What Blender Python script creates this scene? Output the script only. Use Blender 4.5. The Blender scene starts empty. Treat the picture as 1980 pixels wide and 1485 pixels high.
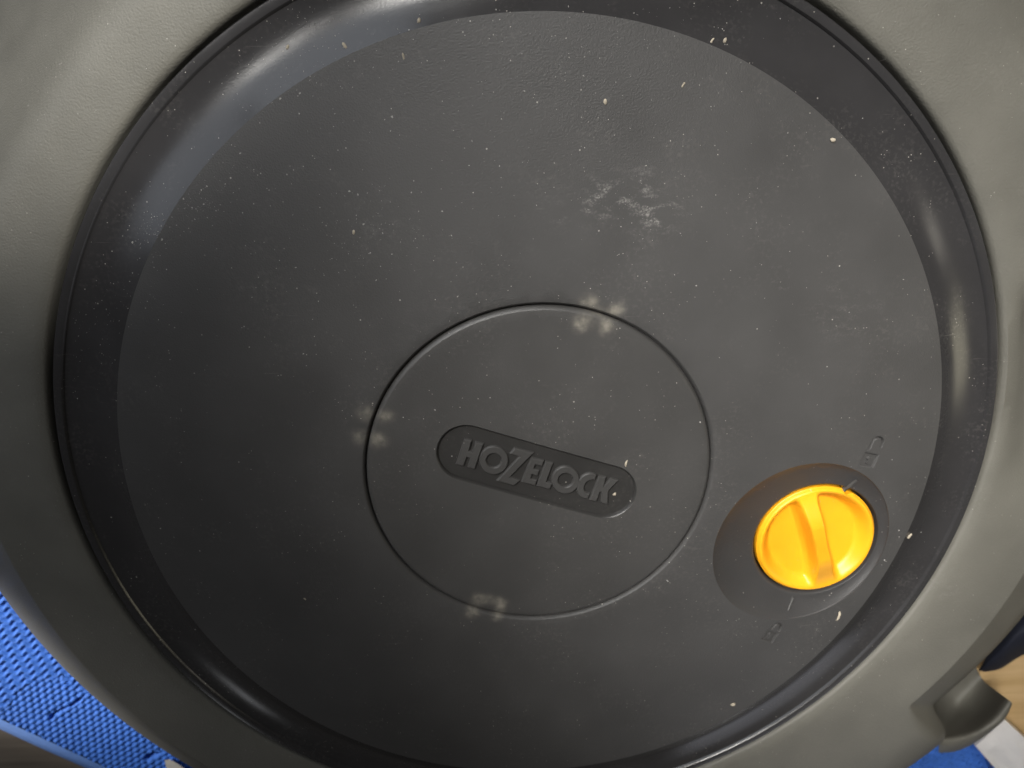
import bpy, bmesh, math, random
import numpy as np
from mathutils import Matrix, Vector
from mathutils.geometry import delaunay_2d_cdt

random.seed(7)
rng = np.random.default_rng(11)
SC = bpy.context.scene
S = 0.16                       # metres per model unit (one unit = radius of the lid's matt disc)

# ---------------------------------------------------------------- camera (solved from the rim, disc and cap circles)
F, CD, CX, CY, TX, TY = 1355.21, 1.72992, 0.065403, 0.200554, 0.346105, -0.044256
_rx = np.array([[1, 0, 0], [0, math.cos(TX), -math.sin(TX)], [0, math.sin(TX), math.cos(TX)]])
_ry = np.array([[math.cos(TY), 0, math.sin(TY)], [0, 1, 0], [-math.sin(TY), 0, math.cos(TY)]])
R = _rx @ _ry @ np.diag([1, -1, -1.])
CAM = -R.T @ np.array([CX, CY, CD])
cam = bpy.data.cameras.new('camera')
co = bpy.data.objects.new('camera', cam)
SC.collection.objects.link(co)
m = Matrix.Identity(4)
for i in range(3):
    m[i][0], m[i][1], m[i][2], m[i][3] = R[0][i], -R[1][i], -R[2][i], CAM[i] * S
co.matrix_world = m
cam.sensor_width = 36
cam.lens = 36 * F / 1980
cam.clip_start, cam.clip_end = 0.01, 50
cam.dof.use_dof = True
cam.dof.focus_distance = 1.52 * S
cam.dof.aperture_fstop = 13.0
SC.camera = co

# ---------------------------------------------------------------- world and lamps
W = bpy.data.worlds.new('World')
SC.world = W
W.use_nodes = True
bg = W.node_tree.nodes['Background']
bg.inputs[0].default_value = (1.0, 0.92, 0.83, 1)
bg.inputs[1].default_value = 0.042
SC.view_settings.view_transform = 'Standard'
SC.view_settings.look = 'None'
SC.view_settings.exposure = 0
SC.view_settings.gamma = 1


def lamp(name, pos, target, sx, sy, rad, col, spread=180):
    """rectangular lamp; rad = radiance of its face"""
    l = bpy.data.lights.new(name, 'AREA')
    l.shape = 'RECTANGLE'
    l.size, l.size_y = sx * S, sy * S
    l.energy = rad * math.pi * l.size * l.size_y
    l.color = col
    l.spread = math.radians(spread)
    o = bpy.data.objects.new(name, l)
    SC.collection.objects.link(o)
    o.location = Vector(pos) * S
    o.rotation_euler = (Vector(target) - Vector(pos)).to_track_quat('-Z', 'Y').to_euler()
    return o


def polar(d, el, az, t=(0, 0, 0)):
    e, a = math.radians(el), math.radians(az)
    return (t[0] + d * math.cos(e) * math.cos(a), t[1] + d * math.cos(e) * math.sin(a), t[2] + d * math.sin(e))


def spot(name, el, az, tgt, rad, k, col, size=.8, d=6):
    """soft spot lamp whose pool of light has radius rad round tgt"""
    l = bpy.data.lights.new(name, 'SPOT')
    l.energy = 10 * (d * S) ** 2 * k
    l.shadow_soft_size = size * S
    l.spot_blend = 1
    l.spot_size = 2 * math.atan(rad / d)
    l.color = col
    o = bpy.data.objects.new(name, l)
    SC.collection.objects.link(o)
    pos = polar(d, el, az, tgt)
    o.location = Vector(pos) * S
    o.rotation_euler = (Vector(tgt) - Vector(pos)).to_track_quat('-Z', 'Y').to_euler()
    return o


WARM, COOL = (1.0, 0.972, 0.925), (0.92, 0.97, 1.0)
lamp('window_light', polar(5.5, 27, 152), (0, 0, 0), 2.3, 2.6, 1.5, (0.88, 0.95, 1.06))
lamp('window_light', polar(5.5, 28, 122), (0, 0, 0), 2.8, 2.6, 2.1, (0.90, 0.96, 1.05))
lamp('added_low_light', polar(5.5, 14, 303), (0, 0, 0), 2.3, 2.3, 0.6, (0.92, 0.94, 1.05))  # added low fill from the lower right, level fitted to the tones
spot('added_pool_spot', 30, 108, (1.1, -.58, 0), .9, 2.0, WARM)  # added spots; their soft pool edges stand in for a shadow at lower left
spot('added_pool_spot', 52, 138, (1.1, -.62, 0), 1.0, 5.0, WARM)
spot('added_pool_spot', 52, 108, (.82, .71, 0), .9, 7.4, WARM)
spot('added_pool_spot', 52, 108, (.45, .85, 0), .9, 3.1, WARM, 1.2)
spot('added_pool_spot', 52, 138, (-.12, .64, 0), .66, 1.5, WARM, 1.0)
spot('added_pool_spot', 49, 132, (.32, .02, 0), .95, 2.3, WARM, .3)
spot('added_pool_spot', 44, 42, (-.95, 1.07, 0), .52, 9.0, WARM, .15)  # added spot that brightens only the upper-left body
spot('added_mat_spot', 28, 146, (-1.88, -.84, -.55), .60, 7.0, (1.0, .97, .93), .1)  # added spot to brighten the blue tiles at lower left
spot('added_mat_spot', 12, 200, (-1.75, -.95, -.5), .6, 4.0, (1.0, .96, .9), .1)  # added low spot for the tiles and the bevel of the body
lamp('side_window_and_streak_light', polar(5.0, 21, -5), (0.8, 0, 0), .9, 1.3, 2.8, (1.0, 0.92, 0.68))
lamp('side_window_and_streak_light', polar(5.0, 25, 11), (0.8, 0, 0), .35, 1.0, 3.5, (1.0, 0.93, 0.8))
lamp('side_window_and_streak_light', polar(5.0, 22, 236), (-0.8, 0, 0), .5, .5, 2.0, (0.95, 0.97, 1.0))  # added lamp, no window here; makes a streak on the lower-left band


# ---------------------------------------------------------------- helpers
def at(px, py, z):
    """model point (units) at height z seen at that pixel of the 1980 px photograph"""
    d = np.array([(px - 990) / F, (py - 742.5) / F, 1.0]) @ R
    s = (z - CAM[2]) / d[2]
    q = CAM + d * s
    return (q[0], q[1], z)


FLOOR = -0.62


def obj(name, verts, faces, mat, parent=None, sharp=35, smooth=True):
    """one mesh object from model units"""
    me = bpy.data.meshes.new(name)
    off = Vector(parent['base']) if parent is not None and 'base' in parent else Vector((0, 0, 0))
    me.from_pydata([(v[0] * S, v[1] * S, v[2] * S) for v in verts], [], faces)
    bm = bmesh.new()
    bm.from_mesh(me)
    bmesh.ops.remove_doubles(bm, verts=bm.verts, dist=1e-7)
    bmesh.ops.recalc_face_normals(bm, faces=bm.faces)
    bm.to_mesh(me)
    bm.free()
    me.update()
    if smooth:
        me.shade_smooth()
        me.set_sharp_from_angle(angle=math.radians(sharp))
    me.materials.append(mat)
    o = bpy.data.objects.new(name, me)
    SC.collection.objects.link(o)
    if parent is not None:
        o.parent = parent
        if parent.type == 'EMPTY':
            o.location = -parent.location
    return o


def flip_up(o, up=True):
    """open sheets: make the normals look up"""
    me = o.data
    bm = bmesh.new()
    bm.from_mesh(me)
    s = sum(f.normal.z * f.calc_area() for f in bm.faces)
    if (s < 0) == up:
        bmesh.ops.reverse_faces(bm, faces=bm.faces)
    bm.to_mesh(me)
    bm.free()
    return o


def tag(o, label, cat, group=None, kind=None):
    if label:
        o['label'] = label
    if cat:
        o['category'] = cat
    if group:
        o['group'] = group
    if kind:
        o['kind'] = kind
    return o


def thing(name, label, cat, loc=(0, 0, 0)):
    o = bpy.data.objects.new(name, None)
    SC.collection.objects.link(o)
    o.location = Vector(loc) * S
    return tag(o, label, cat)


def loft(loops, closed=True, cap_first=False, cap_last=False):
    n = len(loops[0])
    V, Fc = [], []
    for l in loops:
        V += list(l)
    for k in range(len(loops) - 1):
        a, b = k * n, (k + 1) * n
        for i in range(n if closed else n - 1):
            j = (i + 1) % n
            Fc.append((a + i, a + j, b + j, b + i))
    if cap_first:
        Fc.append(tuple(range(n)))
    if cap_last:
        Fc.append(tuple(range((len(loops) - 1) * n, len(loops) * n)))
    return V, Fc


def circle(cx, cy, r, n, zf):
    return [(cx + r * math.cos(t), cy + r * math.sin(t), zf(cx + r * math.cos(t), cy + r * math.sin(t)))
            for t in (2 * math.pi * i / n for i in range(n))]


def sheet(outer, holes, zf, spacing):
    """a triangulated sheet on z = zf(x, y) inside loop `outer`, with holes"""
    loops = [outer] + holes
    pts, edges = [], []
    for L in loops:
        b = len(pts)
        pts += [Vector((p[0], p[1])) for p in L]
        edges += [(b + i, b + (i + 1) % len(L)) for i in range(len(L))]
    O = np.array([[p[0], p[1]] for p in outer])
    lo, hi = O.min(0), O.max(0)
    gx, gy = np.meshgrid(np.arange(lo[0], hi[0], spacing), np.arange(lo[1], hi[1], spacing))
    G = np.c_[gx.ravel(), gy.ravel()] + rng.uniform(-.2, .2, (gx.size, 2)) * spacing
    keep = inside(G, O)
    for H in holes:
        keep &= ~inside(G, np.array([[p[0], p[1]] for p in H]))
    G = G[keep]
    bnd = np.array([[p.x, p.y] for p in pts])
    d = np.full(len(G), 9.)
    for i in range(0, len(bnd), 50):
        d = np.minimum(d, np.hypot(G[:, None, 0] - bnd[None, i:i + 50, 0], G[:, None, 1] - bnd[None, i:i + 50, 1]).min(1))
    G = G[d > spacing * .35]
    pts += [Vector((float(x), float(y))) for x, y in G]
    V, E_, Fc, *_ = delaunay_2d_cdt(pts, edges, [], 0, 1e-7)
    V = [(v.x, v.y, zf(v.x, v.y)) for v in V]
    cen = np.array([np.mean([[V[i][0], V[i][1]] for i in f], axis=0) for f in Fc])
    ok = inside(cen, O)
    for H in holes:
        ok &= ~inside(cen, np.array([[p[0], p[1]] for p in H]))
    return V, [tuple(f) for f, k in zip(Fc, ok) if k]


def inside(P, L):
    x, y = P[:, 0], P[:, 1]
    c = np.zeros(len(P), bool)
    j = len(L) - 1
    for i in range(len(L)):
        yi, yj = L[i][1], L[j][1]
        if yi != yj:
            hit = ((yi > y) != (yj > y)) & (x < (L[j][0] - L[i][0]) * (y - yi) / (yj - yi) + L[i][0])
            c ^= hit
        j = i
    return c


def merge(*parts):
    V, Fc = [], []
    for v, f in parts:
        b = len(V)
        V += list(v)
        Fc += [tuple(i + b for i in q) for q in f]
    return V, Fc


def inset(loop, d):
    """offset of a closed loop to its inside"""
    P = np.array([[p[0], p[1]] for p in loop])
    A = 0.5 * np.sum(P[:, 0] * np.roll(P[:, 1], -1) - np.roll(P[:, 0], -1) * P[:, 1])
    sg = 1 if A > 0 else -1
    e0 = P - np.roll(P, 1, 0)
    e1 = np.roll(P, -1, 0) - P
    n0 = np.c_[-e0[:, 1], e0[:, 0]] / (np.hypot(*e0.T)[:, None] + 1e-12) * sg
    n1 = np.c_[-e1[:, 1], e1[:, 0]] / (np.hypot(*e1.T)[:, None] + 1e-12) * sg
    b = n0 + n1
    k = np.clip((b * n0).sum(1), .5, 9)
    return P + b / k[:, None] * d


# ---------------------------------------------------------------- materials
def nodes(name):
    mt = bpy.data.materials.new(name)
    mt.use_nodes = True
    nt = mt.node_tree
    b = nt.nodes['Principled BSDF']
    tc = nt.nodes.new('ShaderNodeTexCoord')
    return mt, nt, b, tc.outputs['Object']


def N(nt, typ, ins=None, **kw):
    n = nt.nodes.new(typ)
    for k, v in kw.items():
        setattr(n, k, v)
    for k, v in (ins or {}).items():
        if hasattr(v, 'links') or isinstance(v, bpy.types.NodeSocket):
            nt.links.new(v, n.inputs[k])
        else:
            n.inputs[k].default_value = v
    return n


def math_(nt, op, a, b=0.0, c=0.0, clamp=False):
    n = N(nt, 'ShaderNodeMath', {0: a, 1: b, 2: c}, operation=op)
    n.use_clamp = clamp
    return n.outputs[0]


def noise(nt, vec, scale, detail=3, rough=.55):
    return N(nt, 'ShaderNodeTexNoise', {'Vector': vec, 'Scale': scale, 'Detail': detail, 'Roughness': rough}).outputs['Fac']


def ramp(nt, fac, lo, hi):
    n = N(nt, 'ShaderNodeMapRange', {'Value': fac, 'From Min': lo, 'From Max': hi})
    return n.outputs[0]


def mixc(nt, fac, a, b):
    n = N(nt, 'ShaderNodeMix', data_type='RGBA')
    for i, v in ((0, fac), (6, a), (7, b)):
        if isinstance(v, bpy.types.NodeSocket):
            nt.links.new(v, n.inputs[i])
        else:
            n.inputs[i].default_value = v if i == 0 else (*v, 1)
    return n.outputs[2]


def blob(nt, vec, c, r, w):
    """soft round spot in object space (model units)"""
    d = N(nt, 'ShaderNodeVectorMath', {0: vec, 1: (c[0] * S, c[1] * S, c[2] * S)}, operation='DISTANCE').outputs['Value']
    q = math_(nt, 'DIVIDE', d, r * S)
    q = math_(nt, 'MULTIPLY', q, q)
    return math_(nt, 'MULTIPLY', math_(nt, 'EXPONENT', math_(nt, 'MULTIPLY', q, -1.0)), w)


def add_all(nt, L):
    s = L[0]
    for x in L[1:]:
        s = math_(nt, 'ADD', s, x)
    return s


def bump(nt, b, h, strength, dist):
    n = N(nt, 'ShaderNodeBump', {'Height': h, 'Strength': strength, 'Distance': dist})
    nt.links.new(n.outputs[0], b.inputs['Normal'])


def specks(nt, vec, scale, size, density):
    """tiny dust specks: voronoi cells, a share of them showing a dot"""
    warp = N(nt, 'ShaderNodeVectorMath', {0: vec, 1: (1, 1, 0.0)}, operation='MULTIPLY').outputs[0]
    v = N(nt, 'ShaderNodeTexVoronoi', {'Vector': warp, 'Scale': scale})
    d = math_(nt, 'LESS_THAN', v.outputs['Distance'], size)
    sep = N(nt, 'ShaderNodeSeparateColor', {0: v.outputs['Color']})
    k = math_(nt, 'LESS_THAN', sep.outputs[0], density)
    return math_(nt, 'MULTIPLY', math_(nt, 'MULTIPLY', d, k), sep.outputs[1])


def dusty_plastic(name, base, rough, grain, grain_scale, marks=(), scuffs=(), dust=1.0, spec=.5, rough_var=.06):
    mt, nt, b, vec = nodes(name)
    big = noise(nt, vec, 30, 4)
    col = mixc(nt, ramp(nt, big, .3, .7), tuple(c * .88 for c in base), tuple(c * 1.12 for c in base))
    patch = ramp(nt, noise(nt, vec, 45, 5, .65), .46, .72)
    # a dusty film, thicker in patches
    film = math_(nt, 'MULTIPLY', patch, ramp(nt, noise(nt, vec, 700, 2), .5, .8))
    col = mixc(nt, math_(nt, 'MULTIPLY', film, .10 * dust), col, (.45, .42, .38))
    sp = add_all(nt, [specks(nt, vec, 900, .16, math_(nt, 'MULTIPLY', patch, .30 * dust)),
                      specks(nt, vec, 420, .12, .025 * dust)])
    # fine scratches: stretched noise
    st = N(nt, 'ShaderNodeMapping', {'Vector': vec, 'Rotation': (0, 0, .9), 'Scale': (60, 1500, 1)}).outputs[0]
    scr = ramp(nt, noise(nt, st, 1.0, 2), .70, .78)
    st2 = N(nt, 'ShaderNodeMapping', {'Vector': vec, 'Rotation': (0, 0, -.35), 'Scale': (45, 1900, 1)}).outputs[0]
    scr2 = ramp(nt, noise(nt, st2, 1.0, 2), .72, .80)
    scr = math_(nt, 'ADD', scr, math_(nt, 'MULTIPLY', scr2, ramp(nt, noise(nt, vec, 25, 2), .45, .65)))
    sp = math_(nt, 'ADD', sp, math_(nt, 'MULTIPLY', math_(nt, 'MULTIPLY', scr, math_(nt, 'ADD', patch, .12)), .20 * dust))
    col = mixc(nt, math_(nt, 'MULTIPLY', sp, .75, clamp=True), col, (.55, .52, .47))
    warp = N(nt, 'ShaderNodeTexNoise', {'Vector': vec, 'Scale': 130., 'Detail': 3.}).outputs['Color']
    warp = N(nt, 'ShaderNodeVectorMath', {0: warp, 1: (.5, .5, .5)}, operation='SUBTRACT').outputs[0]
    warp = N(nt, 'ShaderNodeVectorMath', {0: warp, 1: (.006, .006, 0)}, operation='MULTIPLY').outputs[0]
    wv = N(nt, 'ShaderNodeVectorMath', {0: vec, 1: warp}, operation='ADD').outputs[0]
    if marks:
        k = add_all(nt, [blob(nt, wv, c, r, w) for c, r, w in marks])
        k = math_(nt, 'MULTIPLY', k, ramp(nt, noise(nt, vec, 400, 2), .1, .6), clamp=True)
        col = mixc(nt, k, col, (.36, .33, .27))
    if scuffs:
        k = add_all(nt, [blob(nt, vec, c, r, w) for c, r, w in scuffs])
        cl = N(nt, 'ShaderNodeMapping', {'Vector': wv, 'Rotation': (0, 0, -.25), 'Scale': (130, 300, 1)}).outputs[0]
        clump = math_(nt, 'MULTIPLY', ramp(nt, noise(nt, cl, 1.0, 8, .7), .50, .72), ramp(nt, noise(nt, vec, 1300, 3, .6), .40, .62))
        k = math_(nt, 'MULTIPLY', math_(nt, 'MULTIPLY', k, .62), clump, clamp=True)
        col = mixc(nt, k, col, (.50, .48, .45))
    nt.links.new(col, b.inputs['Base Color'])
    rr = math_(nt, 'ADD', rough - rough_var, math_(nt, 'MULTIPLY', noise(nt, vec, 60, 4), rough_var * 2))
    nt.links.new(rr, b.inputs['Roughness'])
    b.inputs['Specular IOR Level'].default_value = spec
    h = noise(nt, vec, grain_scale, 2, .5)
    bump(nt, b, h, grain, .0004)
    return mt


def zc(x, y):
    """dome of the lid"""
    return 0.06 * (1 - x * x - y * y)


def z_on(px, py, z0=.03):
    p = at(px, py, z0)
    for _ in range(4):
        p = at(px, py, zc(p[0], p[1]))
    return p


def crop(o, k, L):
    return [(o[0] + x / k, o[1] + y / k) for x, y in L]


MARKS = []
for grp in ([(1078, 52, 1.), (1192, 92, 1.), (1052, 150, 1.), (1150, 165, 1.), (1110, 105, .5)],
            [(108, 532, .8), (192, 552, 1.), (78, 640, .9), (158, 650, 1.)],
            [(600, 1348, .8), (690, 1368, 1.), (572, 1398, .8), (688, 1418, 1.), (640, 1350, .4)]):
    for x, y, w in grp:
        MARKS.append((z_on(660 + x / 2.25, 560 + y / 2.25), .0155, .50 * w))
SCUFFS = [(z_on(1150, 385), .035, .8), (z_on(1190, 378), .035, .9), (z_on(1235, 400), .04, .8), (z_on(1290, 408), .035, .8),
          (z_on(1265, 430), .03, .6), (z_on(1505, 533), .018, .7), (z_on(1520, 550), .016, .5), (z_on(735, 430), .06, .35),
          (z_on(1240, 350), .03, .5), (z_on(1640, 610), .08, .25), (z_on(1090, 400), .05, .25), (z_on(860, 650), .08, .2)]

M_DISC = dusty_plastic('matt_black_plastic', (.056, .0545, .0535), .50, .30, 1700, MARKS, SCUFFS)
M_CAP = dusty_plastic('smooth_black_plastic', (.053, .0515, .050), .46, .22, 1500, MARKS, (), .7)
M_BAND = dusty_plastic('glossy_black_plastic', (.034, .033, .034), .21, .06, 1400, (), (), 1.0, rough_var=.07)
M_PLATE = dusty_plastic('nameplate_plastic', (.030, .029, .028), .36, .10, 1500, (), (), .6)
M_LETTER = dusty_plastic('letter_plastic', (.050, .0485, .047), .46, .15, 1500, (), (), .3)
M_BODY = dusty_plastic('olive_grey_plastic', (.144, .139, .119), .55, .5, 1300, (),
                       [(at(1812, 1125, -.07), .06, .5), (at(1800, 1130, -.07), .03, .5), (at(1840, 1250, -.1), .05, .3)], .85)


def plain(name, col, rough, spec=.5, bscale=None, bstr=.2, var=.1, vscale=60):
    mt, nt, b, vec = nodes(name)
    c = mixc(nt, ramp(nt, noise(nt, vec, vscale, 4), .3, .7), tuple(k * (1 - var) for k in col), tuple(min(1, k * (1 + var)) for k in col))
    nt.links.new(c, b.inputs['Base Color'])
    b.inputs['Roughness'].default_value = rough
    b.inputs['Specular IOR Level'].default_value = spec
    if bscale:
        bump(nt, b, noise(nt, vec, bscale, 3), bstr, .0005)
    return mt


M_KNOB = dusty_plastic('yellow_plastic', (.86, .39, .013), .36, .10, 1200, (), (), .45, .4)
M_EDGE = plain('lit_blue_foam', (.13, .26, .64), .7, .3, 1800, .3, .08, 200)  # paler copy of the blue foam, light on the edge put into the colour
M_FOAM = plain('blue_foam', (.048, .165, .60), .75, .3, 1800, .5, .12, 200)
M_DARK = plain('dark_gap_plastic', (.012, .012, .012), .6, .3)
M_NAVY = plain('navy_cloth', (.010, .012, .022), .7, .3, 2500, .5)
M_DUST = plain('pale_dust', (.36, .35, .33), .9, .2)
M_STRAW = plain('dry_straw', (.42, .37, .29), .8, .3, 900, .3, .25, 400)

# ---------------------------------------------------------------- setting: floor, boards
def floor_material():
    mt, nt, b, vec = nodes('wood_laminate')
    st = N(nt, 'ShaderNodeMapping', {'Vector': vec, 'Rotation': (0, 0, .35), 'Scale': (12, 160, 1)}).outputs[0]
    g = noise(nt, st, 1.0, 6, .65)
    col = mixc(nt, ramp(nt, g, .3, .7), (.13, .105, .08), (.21, .175, .135))
    nt.links.new(col, b.inputs['Base Color'])
    b.inputs['Roughness'].default_value = .5
    bump(nt, b, g, .1, .0005)
    return mt


g = 60
o = obj('floor', [(-g, -g, FLOOR), (g, -g, FLOOR), (g, g, FLOOR), (-g, g, FLOOR)], [(0, 1, 2, 3)], floor_material(), smooth=False)
o['kind'] = 'structure'

# ---------------------------------------------------------------- the container
BOX = thing('plastic_container', 'dark grey round plastic container with black domed lid and yellow lock knob', 'container', (0, 0, FLOOR))

# body: olive grey shell, polar grid with a bevelled rim and a lobe at the lower right
R_IN = 1.176


def sstep(a, b, x):
    t = min(1, max(0, (x - a) / (b - a)))
    return t * t * (3 - 2 * t)


def bump_a(a, c, w):
    d = (a - c + 180) % 360 - 180
    return math.exp(-(d / w) ** 2)


def lobe(a):
    """share of the lobe profile at angle a (degrees)"""
    a = (a + 180) % 360 - 180
    return sstep(-36.8, -40.0, a) * (1 - sstep(-58, -84, a))


def body_profile(a):
    lo = lobe(a)
    right = bump_a(a, -20, 40)
    top = bump_a(a, 90, 55)
    tl = bump_a(a, 137, 24)
    rc = 1.386 + .052 * right - .06 * tl
    out = 1.600 + .095 * right + .25 * top + .06 * tl
    soft = .012 + .03 * top + .10 * tl
    # a fold in the moulding on the right: falls quickly, recovers slowly
    fold = .13 * sstep(23.5, 14.5, a) * (1 - sstep(12, -12, a)) if -60 < a < 60 else 0
    zt = lambda r: -.030 - .16 * max(0, (r - 1.2)) ** 1.3 - fold * sstep(1.172, 1.38, r)
    P = [(1.168, -.30), (1.170, -.12), (1.172, -.052), (1.1735, -.044), (1.1775, -.0375), (1.184, -.0335)]
    rs = [1.184 + (rc - soft * .5 - 1.184) * k / 7 for k in range(1, 8)]
    rs += [rc - soft * .5 + soft * k / 8 for k in range(1, 9)]
    rs += [rc + soft * .5 + (out - .004 - rc - soft * .5) * k / 4 for k in range(1, 5)]
    base = zt(rc)
    s1 = (.205 + base) / (out - rc) + .75 * tl
    zz, last, acc = [], 1.184, 0.0
    for r in rs:
        for q in range(6):
            m_ = last + (r - last) * (q + .5) / 6
            acc -= s1 * sstep(rc - soft * .5, rc + soft * .5, m_) * (r - last) / 6
        last = r
        zz.append(zt(min(r, rc)) - .0015 + acc)
    P += list(zip(rs, zz))
    zo = zz[-1]
    P += [(out, zo - .006), (out - .004, zo - .016), (out - .02, FLOOR + .05)]
    L = list(P[:6])
    ro = 1.93
    zl = lambda r: -.030 - .16 * max(0, (r - 1.2)) ** 1.3 - .10 * max(0, (r - 1.50) / .36) ** 2.2
    n = len(P) - 6 - 2
    for k in range(1, n + 1):
        r = 1.184 + (ro - 1.184) * k / n
        L.append((r, zl(r) - .0015))
    L += [(ro + .01, zl(ro) - .05), (ro - .02, FLOOR + .05)]
    return [((1 - lo) * p[0] + lo * q[0], (1 - lo) * p[1] + lo * q[1]) for p, q in zip(P, L)]


angs = sorted(set([i * 1.0 for i in range(-180, 180)] + [-36 - .2 * k for k in range(20)]))
rings = [body_profile(a) for a in angs]
V = [(r * math.cos(math.radians(a)), r * math.sin(math.radians(a)), z) for a, pr in zip(angs, rings) for r, z in pr]
n = len(rings[0])
Fc = []
for i in range(len(angs)):
    j = (i + 1) % len(angs)
    for k in range(n - 1):
        Fc.append((i * n + k, j * n + k, j * n + k + 1, i * n + k + 1))
BODY = obj('body', V, Fc, M_BODY, BOX, 50)
# floor of the dark gap round the lid
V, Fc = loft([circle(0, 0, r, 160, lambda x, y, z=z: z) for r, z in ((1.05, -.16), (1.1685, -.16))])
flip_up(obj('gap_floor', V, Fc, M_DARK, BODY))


def cr_grid(rows, nu, nv):
    """smooth grid through control rows (Catmull-Rom both ways)"""
    def cr(P, n):
        P = np.array(P, float)
        out = []
        m_ = len(P)
        for s in np.linspace(0, m_ - 1, n):
            i = min(int(s), m_ - 2)
            t = s - i
            p0, p1, p2, p3 = P[max(i - 1, 0)], P[i], P[i + 1], P[min(i + 2, m_ - 1)]
            out.append(.5 * (2 * p1 + (p2 - p0) * t + (2 * p0 - 5 * p1 + 4 * p2 - p3) * t * t + (3 * p1 - p0 - 3 * p2 + p3) * t ** 3))
        return np.array(out)
    G = np.array([cr(r_, nu) for r_ in rows])
    G = np.array([cr(G[:, i], nv) for i in range(nu)]).transpose(1, 0, 2)
    V = [tuple(p) for p in G.reshape(-1, 3)]
    Fc = [(j * nu + i, j * nu + i + 1, (j + 1) * nu + i + 1, (j + 1) * nu + i) for j in range(nv - 1) for i in range(nu - 1)]
    return V, Fc


# spout-like lip below the rim at the lower right
rows = [
    [at(1886, 1288, -.60), at(1855, 1306, -.60), at(1822, 1336, -.58), at(1798, 1360, -.46), at(1780, 1380, -.24)],
    [at(1900, 1314, -.58), at(1873, 1338, -.58), at(1846, 1366, -.56), at(1826, 1390, -.47), at(1806, 1410, -.29)],
    [at(1924, 1334, -.47), at(1895, 1368, -.48), at(1865, 1392, -.46), at(1840, 1408, -.39), at(1812, 1422, -.27)],
    [at(1948, 1352, -.33), at(1922, 1386, -.33), at(1886, 1412, -.32), at(1850, 1424, -.29), at(1815, 1432, -.245)],
    [at(1957, 1360, -.32), at(1938, 1394, -.32), at(1890, 1426, -.31), at(1850, 1440, -.28), at(1815, 1444, -.25)],
    [at(1952, 1366, -.37), at(1930, 1400, -.38), at(1886, 1436, -.37), at(1848, 1452, -.34), at(1815, 1455, -.29)],
    [at(1940, 1368, -.48), at(1915, 1400, -.48), at(1876, 1436, -.47), at(1845, 1452, -.45), at(1815, 1455, -.40)],
]
obj('side_lip', *cr_grid(rows, 40, 48), M_BODY, BODY, 60)

# ---------------------------------------------------------------- lid
LID = bpy.data.objects.new('lid', None)


def ring_at(r, z, n=360):
    return [(r * math.cos(2 * math.pi * i / n), r * math.sin(2 * math.pi * i / n), z) for i in range(n)]


# glossy moat and rim
prof = [(1.0, -.0004), (1.006, -.0034), (1.020, -.0105), (1.036, -.0175), (1.054, -.0240), (1.074, -.0290),
        (1.094, -.0322), (1.112, -.0334), (1.126, -.0332), (1.1335, -.0328), (1.1358, -.0290), (1.1382, -.0266), (1.1420, -.0262), (1.1560, -.0280),
        (1.1592, -.0325), (1.1602, -.038), (1.1602, -.10), (1.15, -.15)]
LIDV, LIDF = loft([ring_at(r, z) for r, z in prof])
LID = obj('lid', LIDV, LIDF, M_BAND, BOX, 28)

DISH_C, DISH_R = (.6835, -.2315), .2375
KN_C, KN_R = (.7375, -.2395), .1570
WELL_R = .1640


def hole(loop, depth, zf, bev=.0022, floor_sp=.02, draft=.001):
    """a sunk shape: bevel, wall and floor below loop"""
    P = [(p[0], p[1]) for p in loop]
    l0 = [(x, y, zf(x, y)) for x, y in P]
    a = inset(P, bev * .5)
    b = inset(P, bev)
    c = inset(P, bev + draft)
    l1 = [(x, y, zf(x, y) - bev * .35) for x, y in a]
    l2 = [(x, y, zf(x, y) - bev * 1.3) for x, y in b]
    l3 = [(x, y, zf(x, y) - depth) for x, y in c]
    w = loft([l0, l1, l2, l3])
    fl = sheet(l3, [], lambda x, y: zf(x, y) - depth, floor_sp)
    return merge(w, fl)


# padlock emblems, drawn in their own plane and sunk into the disc
def frame_pts(c, ang, k, L):
    ca, sa = math.cos(ang), math.sin(ang)
    return [(c[0] + k * (x * ca - y * sa), c[1] + k * (x * sa + y * ca)) for x, y in L]


def arc(cx, cy, r, a0, a1, n):
    return [(cx + r * math.cos(math.radians(a0 + (a1 - a0) * i / n)), cy + r * math.sin(math.radians(a0 + (a1 - a0) * i / n))) for i in range(n + 1)]


def box2(x0, y0, x1, y1, n=4):
    P = [(x0, y0), (x1, y0), (x1, y1), (x0, y1)]
    out = []
    for i in range(4):
        a, b = P[i], P[(i + 1) % 4]
        out += [(a[0] + (b[0] - a[0]) * t / n, a[1] + (b[1] - a[1]) * t / n) for t in range(n)]
    return out


ICON_A = math.atan2(z_on(1660, 905)[1] - z_on(1700, 915)[1], -(z_on(1660, 905)[0] - z_on(1700, 915)[0])) * -1
up_a = math.atan2(z_on(1700, 853)[1] - z_on(1676, 905)[1], z_on(1700, 853)[0] - z_on(1676, 905)[0]) - math.pi / 2
c_open = z_on(1681, 890)
body_box = box2(-.5, -.46, .5, .46)
shk_open = [(-.44, .58), ] + [(-.44, 1.15)] + arc(0, 1.15, .44, 180, 0, 12)[1:] + [(.44, .86), (.24, .86)] + arc(0, 1.15, .24, 0, 180, 10) + [(-.24, .58)]
shk_shut = [(-.40, .56)] + [(-.40, .85)] + arc(0, .85, .40, 180, 0, 12)[1:] + [(.40, .56), (.20, .56)] + arc(0, .85, .20, 0, 180, 10) + [(-.20, .56)]
K_ = .042
open_loops = [frame_pts(c_open, up_a, K_, body_box), frame_pts(c_open, up_a, K_, shk_open)]
c_shut = z_on(1489, 1231)
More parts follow.
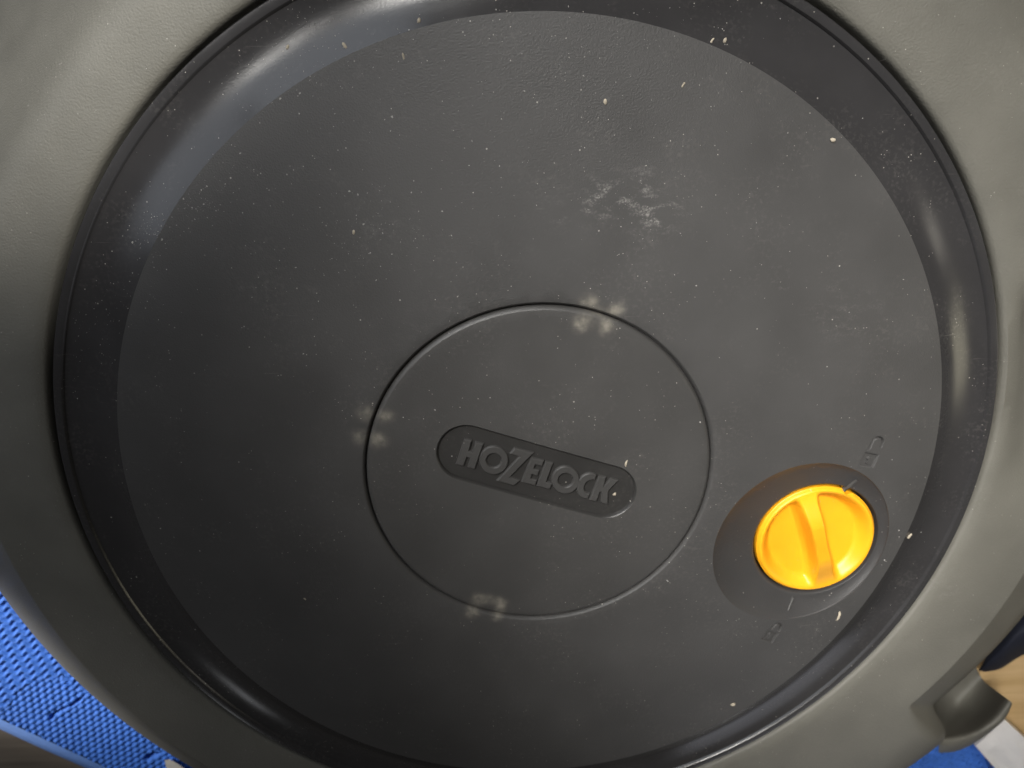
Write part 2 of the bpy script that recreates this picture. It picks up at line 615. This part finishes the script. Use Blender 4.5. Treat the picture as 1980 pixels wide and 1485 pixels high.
up_b = math.atan2(z_on(1512, 1200)[1] - z_on(1489, 1231)[1], z_on(1512, 1200)[0] - z_on(1489, 1231)[0]) - math.pi / 2
shut_loops = [frame_pts(c_shut, up_b, K_ * .95, body_box), frame_pts(c_shut, up_b, K_ * .95, shk_shut)]

dish_loop = circle(DISH_C[0], DISH_C[1], DISH_R, 160, zc)
CAP_R = .4155
outer = circle(0, 0, 1.0, 360, zc)
inner = circle(0, 0, CAP_R + .0085, 240, zc)
holes = [inner, dish_loop] + open_loops + shut_loops
disc = sheet(outer, holes, zc, .026)
# groove wall round the cap
gr = loft([circle(0, 0, CAP_R + .0085, 240, zc)] + [circle(0, 0, CAP_R + d, 240, lambda x, y, q=q: zc(x, y) - q) for d, q in
                                                    ((.0070, .0005), (.0035, .0045), (.0015, .009), (.0005, .018), (-.006, .018))])
flip_up(obj('disc', *merge(disc, gr), M_DISC, LID, 30))
for nm, L in (('open_padlock_emblem', open_loops), ('closed_padlock_emblem', shut_loops)):
    parts = [hole(l, .0065, zc, .0026) for l in L]
    c = c_open if nm[0] == 'o' else c_shut
    ua = up_a if nm[0] == 'o' else up_b
    # keyhole boss
    kc = frame_pts(c, ua, K_, [(0, .08)])[0]
    l0 = circle(kc[0], kc[1], .0066, 16, lambda x, y: zc(x, y) - .0065)
    l1 = circle(kc[0], kc[1], .0045, 16, lambda x, y: zc(x, y) - .0008)
    ks = frame_pts(c, ua, K_, box2(-.09, -.28, .09, .0, 2))
    k0 = [(x, y, zc(x, y) - .0065) for x, y in ks]
    k1 = [(x, y, zc(x, y) - .0015) for x, y in inset(ks, .001)]
    parts += [loft([l0, l1], cap_last=True), loft([k0, k1], cap_last=True)]
    flip_up(obj(nm, *merge(*parts), M_DISC, LID, 25))

# dish round the knob: a shallow cone, lip of the well raised a little
NW = 160
d0 = dish_loop
fr = [0.0, .012, .04, .3, .6, .86, .91, .95, .98, 1.0]
dz = [0.0, .0010, .0034, .0130, .0220, .0285, .0290, .0305, .0335, .0390]
loops = []
for f, z in zip(fr, dz):
    L = []
    for i in range(NW):
        t = 2 * math.pi * i / NW
        a = (DISH_C[0] + DISH_R * math.cos(t), DISH_C[1] + DISH_R * math.sin(t))
        b = (KN_C[0] + WELL_R * math.cos(t), KN_C[1] + WELL_R * math.sin(t))
        x, y = a[0] + (b[0] - a[0]) * f, a[1] + (b[1] - a[1]) * f
        L.append((x, y, zc(*a) * (1 - f) + zc(*KN_C) * f - z))
    loops.append(L)
for rr, z in ((WELL_R - .002, .048), (WELL_R - .0025, .10), (.05, .10)):
    loops.append(circle(KN_C[0], KN_C[1], rr, NW, lambda x, y, z=z: zc(*KN_C) - z))
M_DISH = dusty_plastic('dish_plastic', (.040, .039, .039), .5, .2, 1500, (), (), .6)
DISH = flip_up(obj('knob_dish', *loft(loops), M_DISH, LID, 25))


def dish_z(x, y):
    """height of the dish surface"""
    best = None
    for f, z in zip(np.linspace(0, 1, 60), np.interp(np.linspace(0, 1, 60), fr, dz)):
        c = (DISH_C[0] + (KN_C[0] - DISH_C[0]) * f, DISH_C[1] + (KN_C[1] - DISH_C[1]) * f)
        r = DISH_R + (WELL_R - DISH_R) * f
        e = abs(math.hypot(x - c[0], y - c[1]) - r)
        if best is None or e < best[0]:
            best = (e, zc(x, y) * (1 - f) + zc(*KN_C) * f - z)
    return best[1]


def fin(p, q, w, h0, h1):
    """pointer mark: a small raised fin from p to q on the dish"""
    p, q = np.array(p[:2]), np.array(q[:2])
    u = (q - p) / np.hypot(*(q - p))
    nrm = np.array([-u[1], u[0]])
    L = []
    for t in np.linspace(0, 1, 8):
        c = p + (q - p) * t
        h = h0 + (h1 - h0) * t
        row = []
        for s, k in ((-1, -.15), (-.8, .55), (-.4, .95), (0, 1), (.4, .95), (.8, .55), (1, -.15)):
            x, y = c + nrm * w * .5 * s
            row.append((x, y, dish_z(x, y) + h * k))
        L.append(row)
    return loft(L, closed=False)


obj('pointer_mark', *fin(at(1636, 953, .0), at(1659, 930, .01), .012, .008, .004), M_CAP, LID, 60)
obj('pointer_mark', *fin(at(1535, 1156, .0), at(1526, 1181, .01), .009, .005, .002), M_CAP, LID, 60)

# centre cap with sunk nameplate
ST_C, ST_A, ST_H, ST_R = (-.00598, .00832), -.31758, .17742, .07239


def stadium(r, n=40):
    L = [(ST_H + x, y) for x, y in arc(0, 0, r, -90, 90, n)] + [(ST_H - 2 * ST_H * i / 24, r) for i in range(1, 24)] + \
        [(-ST_H + x, y) for x, y in arc(0, 0, r, 90, 270, n)] + [(-ST_H + 2 * ST_H * i / 24, -r) for i in range(1, 24)]
    ca, sa = math.cos(ST_A), math.sin(ST_A)
    return [(ST_C[0] + x * ca - y * sa, ST_C[1] + x * sa + y * ca) for x, y in L]


PL_D = .0095                    # depth of the plate
stl = stadium(ST_R)
capr = CAP_R - .0125
cap = sheet(circle(0, 0, capr, 240, zc), [stl], zc, .02)
edge = loft([circle(0, 0, capr + d, 240, lambda x, y, q=q: zc(x, y) - q) for d, q in
             ((0, 0), (.0025, .0005), (.0085, .0050), (.0105, .0085), (.0112, .018))])
CAP = flip_up(obj('centre_cap', *merge(cap, edge), M_CAP, LID, 40))
flip_up(obj('nameplate', *hole(stl, PL_D, zc, .0042, .02, .0012), M_PLATE, CAP, 40))

A_, B_ = (870, 840), (1030, 880)
LET = [
    ('H', crop(A_, 9.9, [(285, 90), (415, 125), (362, 322), (435, 342), (495, 150), (640, 185), (475, 668), (343, 630), (398, 460), (322, 437), (258, 612), (122, 575)])),
    ('O', ((870 + 840 / 9.9, 840 + 498 / 9.9), 275 / 9.9, 267 / 9.9, 147 / 9.9, 135 / 9.9)),
    ('Z', crop(A_, 9.9, [(1245, 262), (1600, 355), (1150, 812), (1330, 885), (1230, 975), (895, 885), (1335, 425), (1145, 365)])),
    ('E', crop(A_, 9.9, [(1560, 445), (1795, 500), (1765, 605), (1630, 572), (1602, 660), (1705, 685), (1682, 785), (1570, 758), (1545, 848), (1665, 880), (1632, 975), (1370, 905)])),
    ('L', crop(B_, 9.9, [(250, 118), (388, 155), (258, 510), (372, 545), (325, 650), (80, 585)])),
    ('O', ((1030 + 628 / 9.9, 880 + 476 / 9.9), 264 / 9.9, 261 / 9.9, 145 / 9.9, 134 / 9.9)),
    ('C', crop(B_, 9.9, [(1220, 385), (1165, 355), (1100, 347), (1030, 358), (965, 392), (915, 435), (870, 510), (848, 600), (850, 690), (880, 760), (930, 805), (990, 828), (1058, 832),
                         (1090, 740), (1040, 735), (1000, 705), (983, 650), (985, 600), (1005, 550), (1045, 500), (1100, 475), (1150, 470), (1195, 475)])),
    ('K', crop(B_, 9.9, [(1275, 400), (1405, 430), (1350, 612), (1500, 455), (1640, 492), (1448, 688), (1438, 945), (1308, 912), (1318, 712), (1288, 705), (1220, 890), (1090, 855)])),
]
LH = .0070                      # letters stand this high on the plate
for li, (ch, sh) in enumerate(LET):
    zt = lambda x, y: zc(x, y) - PL_D + LH + li * .00003
    if ch == 'O':
        (cx, cy), rx, ry, ix, iy = sh
        ring = lambda ax, ay: [at(cx + ax * math.cos(2 * math.pi * i / 56), cy + ay * math.sin(2 * math.pi * i / 56), .055)[:2] for i in range(56)]
        oo, ii = ring(rx, ry), ring(ix, iy)
        seq = [(inset(oo, -.0016), -LH - .001), (inset(oo, -.0003), -.0022), (inset(oo, .0018), 0), (inset(ii, -.0018), 0), (inset(ii, .0003), -.0022), (inset(ii, .0016), -LH - .001)]
        V, Fc = loft([[(x, y, zt(x, y) + d) for x, y in L] for L, d in seq])
    else:
        P = [at(x, y, .055)[:2] for x, y in sh]
        l0 = [(x, y, zt(x, y) - LH - .001) for x, y in inset(P, -.0016)]
        l1 = [(x, y, zt(x, y) - .0022) for x, y in inset(P, -.0003)]
        l2 = [(x, y, zt(x, y)) for x, y in inset(P, .0018)]
        V, Fc = loft([l0, l1, l2], cap_last=True)
    obj('letter', V, Fc, M_LETTER, CAP, 25)

# ---------------------------------------------------------------- lock knob
KZ = zc(*KN_C) - .030
RID_A = math.atan2(at(1600, 1140, KZ)[1] - at(1562, 955, KZ)[1], at(1600, 1140, KZ)[0] - at(1562, 955, KZ)[0])


def knob_mesh():
    n_r, n_t = 60, 220
    rs = np.r_[np.linspace(0, KN_R * .97, n_r), KN_R * .985, KN_R * .996, KN_R, KN_R]
    V, Fc = [], []
    for k, r in enumerate(rs):
        for i in range(n_t):
            t = 2 * math.pi * i / n_t
            x, y = r * math.cos(t), r * math.sin(t)          # x along the ridge
            rim = (r / KN_R)
            # a rim, a scooped hollow on either side and one tapered ridge across
            X = x / KN_R
            wdt = .0155 + .007 * max(0, -X) ** 2 + .018 * max(0, X) ** 2
            h = sstep(wdt - .003, wdt + .022, abs(y))
            bowl = h * (1 - sstep(.72, .94, rim)) * (.032 - .012 * X)
            crest = (1 - sstep(wdt, wdt + .010, abs(y))) * .032 * sstep(-1.0, -.35, X) * (1 - sstep(.22, .93, X))
            z = .004 - bowl + crest - .010 * sstep(.955, 1.0, rim)
            if k == len(rs) - 1:
                z = -.09
            c, s = math.cos(RID_A), math.sin(RID_A)
            nt_ = math.atan2(math.sin(t + RID_A - NOTCH), math.cos(t + RID_A - NOTCH))
            if rim > .93:                                   # notch in the rim facing the pointer
                q = math.exp(-(nt_ / .06) ** 2) * sstep(.93, 1, rim) * .012
            else:
                q = 0
            rr = 1 - q / KN_R
            V.append((KN_C[0] + (x * c - y * s) * rr, KN_C[1] + (x * s + y * c) * rr, KZ + z))
    for k in range(len(rs) - 1):
        for i in range(n_t):
            j = (i + 1) % n_t
            Fc.append((k * n_t + i, k * n_t + j, (k + 1) * n_t + j, (k + 1) * n_t + i))
    return V, Fc


_n = at(1640, 955, KZ)
NOTCH = math.atan2(_n[1] - KN_C[1], _n[0] - KN_C[0])
flip_up(obj('lock_knob', *knob_mesh(), M_KNOB, BOX, 50))

# ---------------------------------------------------------------- foam mats
MATZ = -.55


CUTS = [((99, 1389), (101, 1382), .006), ((101, 1382), (122, 1370), .004), ((122, 1370), (140, 1364), .004), ((140, 1364), (156, 1351), .005), ((282, 1468), (290, 1461), .010), ((292, 1463), (306, 1456), .006)]


def foam(name, poly, weave, z, label, ang, step=.0045, amp=.0080, period=.0262):
    P = np.array([at(x, y, z)[:2] for x, y in poly])
    lo, hi = P.min(0), P.max(0)
    nx, ny = int((hi[0] - lo[0]) / step) + 1, int((hi[1] - lo[1]) / step) + 1
    X, Y = np.meshgrid(lo[0] + np.arange(nx) * step, lo[1] + np.arange(ny) * step)
    u = (X * math.cos(ang) + Y * math.sin(ang)) / period
    v = (-X * math.sin(ang) + Y * math.cos(ang)) / period
    if weave == 'chevron':
        h = .5 + .5 * np.sin(2 * np.pi * (v * .95 + .30 * np.sin(2 * np.pi * u * .58)))
    else:
        u, v = u * 1.35, v * 1.35
        row = np.floor(v)
        fv = v - row
        fu = (u * .55 + .5 * (row % 2)) % 1
        h = np.clip(np.sin(np.pi * fv) * 1.2, 0, 1) * np.clip(np.sin(np.pi * fu) * 1.5, 0, 1)
    h = h ** .8 + rng.normal(0, .06, h.shape)
    Z = z + amp * (h - .5)
    for A, B, wd in CUTS:
        A, B = np.array(at(*A, z)[:2]), np.array(at(*B, z)[:2])
        ab = B - A
        t = np.clip(((X - A[0]) * ab[0] + (Y - A[1]) * ab[1]) / (ab @ ab), 0, 1)
        dd = np.hypot(X - A[0] - t * ab[0], Y - A[1] - t * ab[1])
        Z -= .022 * np.exp(-(dd / wd) ** 4)
    q = np.c_[X.ravel(), Y.ravel()]
    ins = inside(q, P).reshape(X.shape)
    idx = -np.ones(X.size, int)
    keep = np.where(ins.ravel())[0]
    idx[keep] = np.arange(len(keep))
    I = idx.reshape(X.shape)
    a, b, c, d = I[:-1, :-1], I[:-1, 1:], I[1:, 1:], I[1:, :-1]
    ok = (a >= 0) & (b >= 0) & (c >= 0) & (d >= 0)
    Fc = np.c_[a[ok], b[ok], c[ok], d[ok]].tolist()
    V = np.c_[q[keep], Z.ravel()[keep]].tolist()
    # rim wall to the floor below
    bv, bf = loft([[(x, y, z - .004) for x, y in P], [(x, y, FLOOR) for x, y in P]])
    o = obj(name, *merge((V, Fc), (bv, bf)), M_FOAM, None, 180)
    return tag(o, label, 'mat', 'blue foam floor tiles')


seam = [(-260, 1440), (-40, 1392), (10, 1372), (42, 1332), (80, 1312), (118, 1316), (150, 1335), (190, 1346), (260, 1345), (420, 1330)]
seam_lo = [(x, y - 14) for x, y in seam]
tile_up = foam('foam_tile', seam + [(520, 1250), (360, 1000), (100, 800), (-300, 900)], 'chevron', MATZ,
               'blue foam floor tile with wavy chevron weave left of the container', .10)
tile_lo = foam('foam_tile', seam_lo[::-1] + [(-260, 1300 + 60), (-160, 1338), (0, 1390), (90, 1431), (181, 1473), (300, 1530), (340, 1560), (520, 1600), (600, 1500)], 'basket', MATZ - .002,
               'blue foam floor tile with close dotted weave and plain margin coloured as if lit at lower left', .62)
# smooth bevelled border of the lower tile
e0 = [(-260, 1264), (-160, 1316), (0, 1390), (90, 1431), (181, 1473), (300, 1530), (420, 1590)]
e1 = [(-260, 1280), (-160, 1333), (0, 1410), (84, 1449), (168, 1486), (290, 1545), (410, 1606)]
l0 = [at(x, y, MATZ) for x, y in e0]
lm = [at((x + a) / 2, (y + b) / 2, MATZ - .008) for (x, y), (a, b) in zip(e0, e1)]
l1 = [at(x, y, FLOOR + .004) for x, y in e1]
flip_up(obj('border', *loft([l0, lm, l1], closed=False), M_EDGE, tile_lo, 60))

tile_r = foam('foam_tile', [(1560, 1400), (1700, 1380), (1840, 1400), (1895, 1430), (1912, 1485), (1925, 1560), (1500, 1600)], 'basket', MATZ,
              'blue foam floor tile showing under the lip at lower right', .4)
tile_s = foam('foam_tile', [(1903, 1436), (1990, 1470), (2080, 1520), (2050, 1600), (1940, 1600), (1928, 1520)], 'basket', MATZ,
              'small visible corner of blue foam tile under the white plastic bag', .9)

# ---------------------------------------------------------------- things behind the lip at the lower right
def board():
    P = [at(x, y, FLOOR + .03) for x, y in ((1893, 1300), (1990, 1180), (2200, 1120), (2300, 1300), (2120, 1560), (2010, 1520), (1930, 1400))]
    t = FLOOR + .03
    top = sheet(P, [], lambda x, y: t, .05)
    w = loft([[(p[0], p[1], t) for p in P], [(p[0], p[1], FLOOR + .002) for p in P]])
    mt, nt, b, vec = nodes('pale_board')
    st = N(nt, 'ShaderNodeMapping', {'Vector': vec, 'Rotation': (0, 0, -.8), 'Scale': (14, 120, 1)}).outputs[0]
    g_ = noise(nt, st, 1.0, 5, .6)
    nt.links.new(mixc(nt, ramp(nt, g_, .3, .7), (.50, .33, .15), (.66, .47, .25)), b.inputs['Base Color'])
    b.inputs['Roughness'].default_value = .5
    return tag(obj('board', *merge(top, w), mt, None, 30), 'pale tan board lying on the floor beyond the lip', 'board')


board()


def cloth():
    rows = [
        [at(1893, 1296, -.46), at(1918, 1252, -.44), at(1950, 1214, -.42), at(1990, 1170, -.42), at(2060, 1090, -.42)],
        [at(1896, 1297, -.45), at(1926, 1272, -.41), at(1958, 1240, -.38), at(2000, 1205, -.37), at(2070, 1130, -.37)],
        [at(1902, 1298, -.46), at(1934, 1288, -.44), at(1965, 1262, -.42), at(2005, 1235, -.40), at(2090, 1160, -.40)],
        [at(1905, 1299, -.50), at(1934, 1293, -.50), at(1968, 1272, -.50), at(2010, 1248, -.50), at(2100, 1180, -.50)],
        [at(1890, 1296, -.58), at(1920, 1290, -.58), at(1955, 1268, -.58), at(2000, 1240, -.58), at(2090, 1170, -.58)],
    ]
    return tag(obj('cloth_bundle', *cr_grid(rows, 40, 40), M_NAVY, None, 180), 'dark navy bundle showing as a wedge under the container rim at right', 'bundle')


cloth()


def bag():
    """crumpled white plastic bag"""
    quad = [at(1886, 1443, -.50), at(1943, 1392, -.47), at(2060, 1500, -.46), at(2000, 1570, -.50)]
    n_ = 60
    V = []
    ph = rng.uniform(0, 6.28, 12)
    dr = rng.normal(0, 1, (12, 2))
    for j in range(n_):
        for i in range(n_):
            u, v = i / (n_ - 1), j / (n_ - 1)
            p = (1 - u) * (1 - v) * np.array(quad[0]) + (1 - u) * v * np.array(quad[1]) + u * v * np.array(quad[2]) + u * (1 - v) * np.array(quad[3])
            h = sum(abs(((u * d[0] * 2.2 + v * d[1] * 2.2 + q) % 2) - 1) / (1 + .25 * k) for k, (d, q) in enumerate(zip(dr, ph))) / 6
            e = min(1, 8 * u * 1, 8 * v, 8 * (1 - u), 8 * (1 - v))
            V.append((p[0], p[1], p[2] + .045 * (h - .5) * e))
    Fc = [(j * n_ + i, j * n_ + i + 1, (j + 1) * n_ + i + 1, (j + 1) * n_ + i) for j in range(n_ - 1) for i in range(n_ - 1)]
    b = len(V)
    rim = [i for i in range(n_)] + [j * n_ + n_ - 1 for j in range(1, n_)] + [(n_ - 1) * n_ + i for i in range(n_ - 2, -1, -1)] + [j * n_ for j in range(n_ - 2, 0, -1)]
    cx, cy = np.mean([[V[i][0], V[i][1]] for i in rim], axis=0)
    for i in rim:
        V.append((V[i][0] + (cx - V[i][0]) * .06, V[i][1] + (cy - V[i][1]) * .06, FLOOR + .035))
    for k in range(len(rim)):
        l = (k + 1) % len(rim)
        Fc.append((rim[k], rim[l], b + l, b + k))
    mt = plain('white_plastic_film', (.78, .76, .75), .28, .6, 300, .3, .04)
    return tag(obj('plastic_bag', V, Fc, mt, None, 40), 'crumpled white plastic bag at the lower right corner', 'bag')


bag()
mt = plain('pale_paper', (.55, .52, .47), .7, .3, 400, .4)
P = [(318, 1470), (328, 1468), (352, 1482), (372, 1500), (360, 1540), (330, 1520)]
V, Fc = loft([[at(x, y, MATZ + .03) for x, y in P], [at(x, y, MATZ + .012) for x, y in P]], cap_first=True, cap_last=True)
tag(obj('paper_scrap', V, Fc, mt, None, 30), 'small pale paper scrap beside the blue tile at the bottom edge', 'scrap')


# ---------------------------------------------------------------- dust and crumbs
def lid_z(r):
    if r < 1.0:
        return zc(r, 0)
    return float(np.interp(r, [p[0] for p in prof[0:14]], [p[1] for p in prof[0:14]]))


def flake(x, y, z, l, w, a, h):
    ca, sa = math.cos(a), math.sin(a)
    base = [(-l, -w * .6), (-l * .3, -w), (l, -w * .3), (l * .8, w * .7), (-l * .5, w)]
    V = [(x + p * ca - q * sa, y + p * sa + q * ca, z - .0004) for p, q in base]
    V += [(x + (p * ca - q * sa) * .7, y + (p * sa + q * ca) * .7, z + h) for p, q in base]
    n_ = 5
    return V, [(i, (i + 1) % n_, n_ + (i + 1) % n_, n_ + i) for i in range(n_)] + [tuple(range(n_, 2 * n_))]


# where the dust gathers: (px, py, spread px, count)
CL = [(600, 80, 60, 70), (560, 60, 90, 50), (290, 450, 26, 70), (400, 370, 40, 40), (150, 660, 40, 45), (260, 580, 40, 30), (390, 400, 20, 40),
      (720, 420, 60, 60), (690, 470, 50, 40), (1215, 395, 50, 60), (1000, 160, 160, 110), (1300, 60, 90, 60), (1170, 160, 60, 40),
      (1400, 200, 160, 60), (1490, 1280, 120, 40), (1650, 640, 130, 50), (1000, 420, 300, 160), (800, 250, 250, 130), (1300, 400, 250, 90),
      (1050, 800, 200, 40), (500, 800, 250, 60), (880, 840, 40, 18), (1750, 1060, 40, 20), (1720, 1180, 50, 20), (400, 1200, 60, 20),
      (300, 150, 200, 50), (170, 300, 80, 30), (1880, 1180, 60, 20), (1850, 150, 120, 30), (60, 700, 80, 20), (100, 1050, 60, 14), (1800, 1330, 60, 16)]
allv = []
for ci, (px, py, sp, cnt) in enumerate(CL):
    for _ in range(int(cnt * (1.5 if ci < 9 else .8))):
        x_, y_ = rng.normal(px, sp), rng.normal(py, sp)
        p = at(x_, y_, 0)
        r = math.hypot(p[0], p[1])
        if r < 1.0:
            p = z_on(x_, y_)
            if .405 < math.hypot(p[0], p[1]) < .425 or math.hypot(p[0] - DISH_C[0], p[1] - DISH_C[1]) < DISH_R + .01:
                continue
        else:
            p = at(x_, y_, -.04)
            r = math.hypot(p[0], p[1])
            if r < 1.13:
                p = at(x_, y_, lid_z(r))
                p = (p[0], p[1], lid_z(math.hypot(p[0], p[1])))
            elif r > 1.2 and r < 1.40:
                pr = body_profile(math.degrees(math.atan2(p[1], p[0])))
                z = float(np.interp(r, [q[0] for q in pr[5:22]], [q[1] for q in pr[5:22]]))
                p = (p[0], p[1], z)
            else:
                continue
        if -.075 < (p[0] - ST_C[0]) * math.sin(-ST_A) + (p[1] - ST_C[1]) * math.cos(ST_A) < .075 and abs(p[0]) < .26:
            p = (p[0], p[1], p[2] - PL_D)
        l = .00070 * math.exp(rng.normal(0, .5))
        allv.append(flake(*p, l, l * rng.uniform(.35, .9), rng.uniform(0, 6.28), l * .6))
dust = obj('dust', *merge(*allv), M_DUST, None, 20, smooth=False)
dust['kind'] = 'stuff'
tag(dust, 'fine pale dust flecks scattered over lid and rim', 'dust')

BITS = [  # px, py, length px, width px, image angle, label, material
    (667, 89, 14, 6, 55, 'straw coloured crumb on the glossy band, right of the dust patch at upper left'),
    (556, 91, 9, 5, -60, 'short beige crumb on the glossy band, left of the dust patch at upper left'),
    (780, 109, 12, 4, 80, 'thin pale splinter on the matt disc just inside its upper left edge'),
    (810, 40, 10, 6, -80, 'pale crumb on the band above the upper left edge of the matt disc'),
    (1376, 79, 12, 4, -62, 'slim white sliver, left of a pair near the upper right of the disc'),
    (1401, 79, 11, 6, -75, 'cream crumb, right of a pair near the upper right of the disc'),
    (1610, 271, 11, 8, 15, 'round tan crumb on the disc near its upper right edge'),
    (1170, 197, 11, 6, 80, 'pale greenish crumb alone at the upper middle of the disc'),
    (1321, 164, 11, 4, -60, 'small white sliver below the pair of crumbs at upper right'),
    (1210, 896, 17, 5, -80, 'upright tan plant fibre on the edge of the sunk nameplate'),
    (1188, 955, 9, 7, -50, 'cream crumb beside the last letter of the nameplate'),
    (1622, 1191, 29, 7, -84, 'pale straw stub lying below the yellow knob'),
    (1758, 1036, 16, 7, -60, 'brown dry fibre at the disc edge right of the yellow knob'),
    (1417, 1361, 13, 10, -20, 'tan crumb near the lower right edge of the disc'),
    (1917, 1172, 40, 3, -25, 'thin pale fibre on the grey rim near its outer edge at right'),
    (684, 449, 9, 5, -80, 'tiny cream crumb on the left middle of the disc'),
    (590, 1158, 7, 4, 50, 'tiny pale crumb on the dark lower left of the disc'),
]
for px, py, l, w, a, lab in BITS:
    k = 1 / 800
    p = at(px, py, 0)
    r = math.hypot(p[0], p[1])
    if r < 1.0:
        p = z_on(px, py)
    elif r < 1.2:
        p = at(px, py, lid_z(r))
        p = at(px, py, lid_z(math.hypot(p[0], p[1])))
    else:
        p = at(px, py, -.075)
        pr = body_profile(math.degrees(math.atan2(p[1], p[0])))
        z = float(np.interp(math.hypot(p[0], p[1]), [q[0] for q in pr[5:22]], [q[1] for q in pr[5:22]]))
        p = at(px, py, z)
    if (px, py) == (1188, 955):
        p = at(px, py, p[2] - PL_D)
    hl, hw = l * k * .45, w * k * .42
    a = -math.radians(a)
    rows = []
    nseg = 7
    bend = rng.normal(0, .12)
    for i in range(nseg):
        t = i / (nseg - 1) * 2 - 1
        wd = hw * math.sqrt(max(.06, 1 - abs(t) ** 3)) * (1 + rng.normal(0, .1))
        cx_, cy_ = t * hl, bend * hl * t * t
        row = []
        for q in range(8):
            th = 2 * math.pi * q / 8
            X_, Y_, Z_ = cx_, cy_ + wd * math.cos(th), wd * .6 * (math.sin(th) + .8)
            row.append((p[0] + X_ * math.cos(a) - Y_ * math.sin(a), p[1] + X_ * math.sin(a) + Y_ * math.cos(a), p[2] + Z_))
        rows.append(row)
    tag(obj('crumb', *loft(rows, cap_first=True, cap_last=True), M_STRAW, None, 60), lab, 'crumb', 'crumbs and fibres lying on the container')
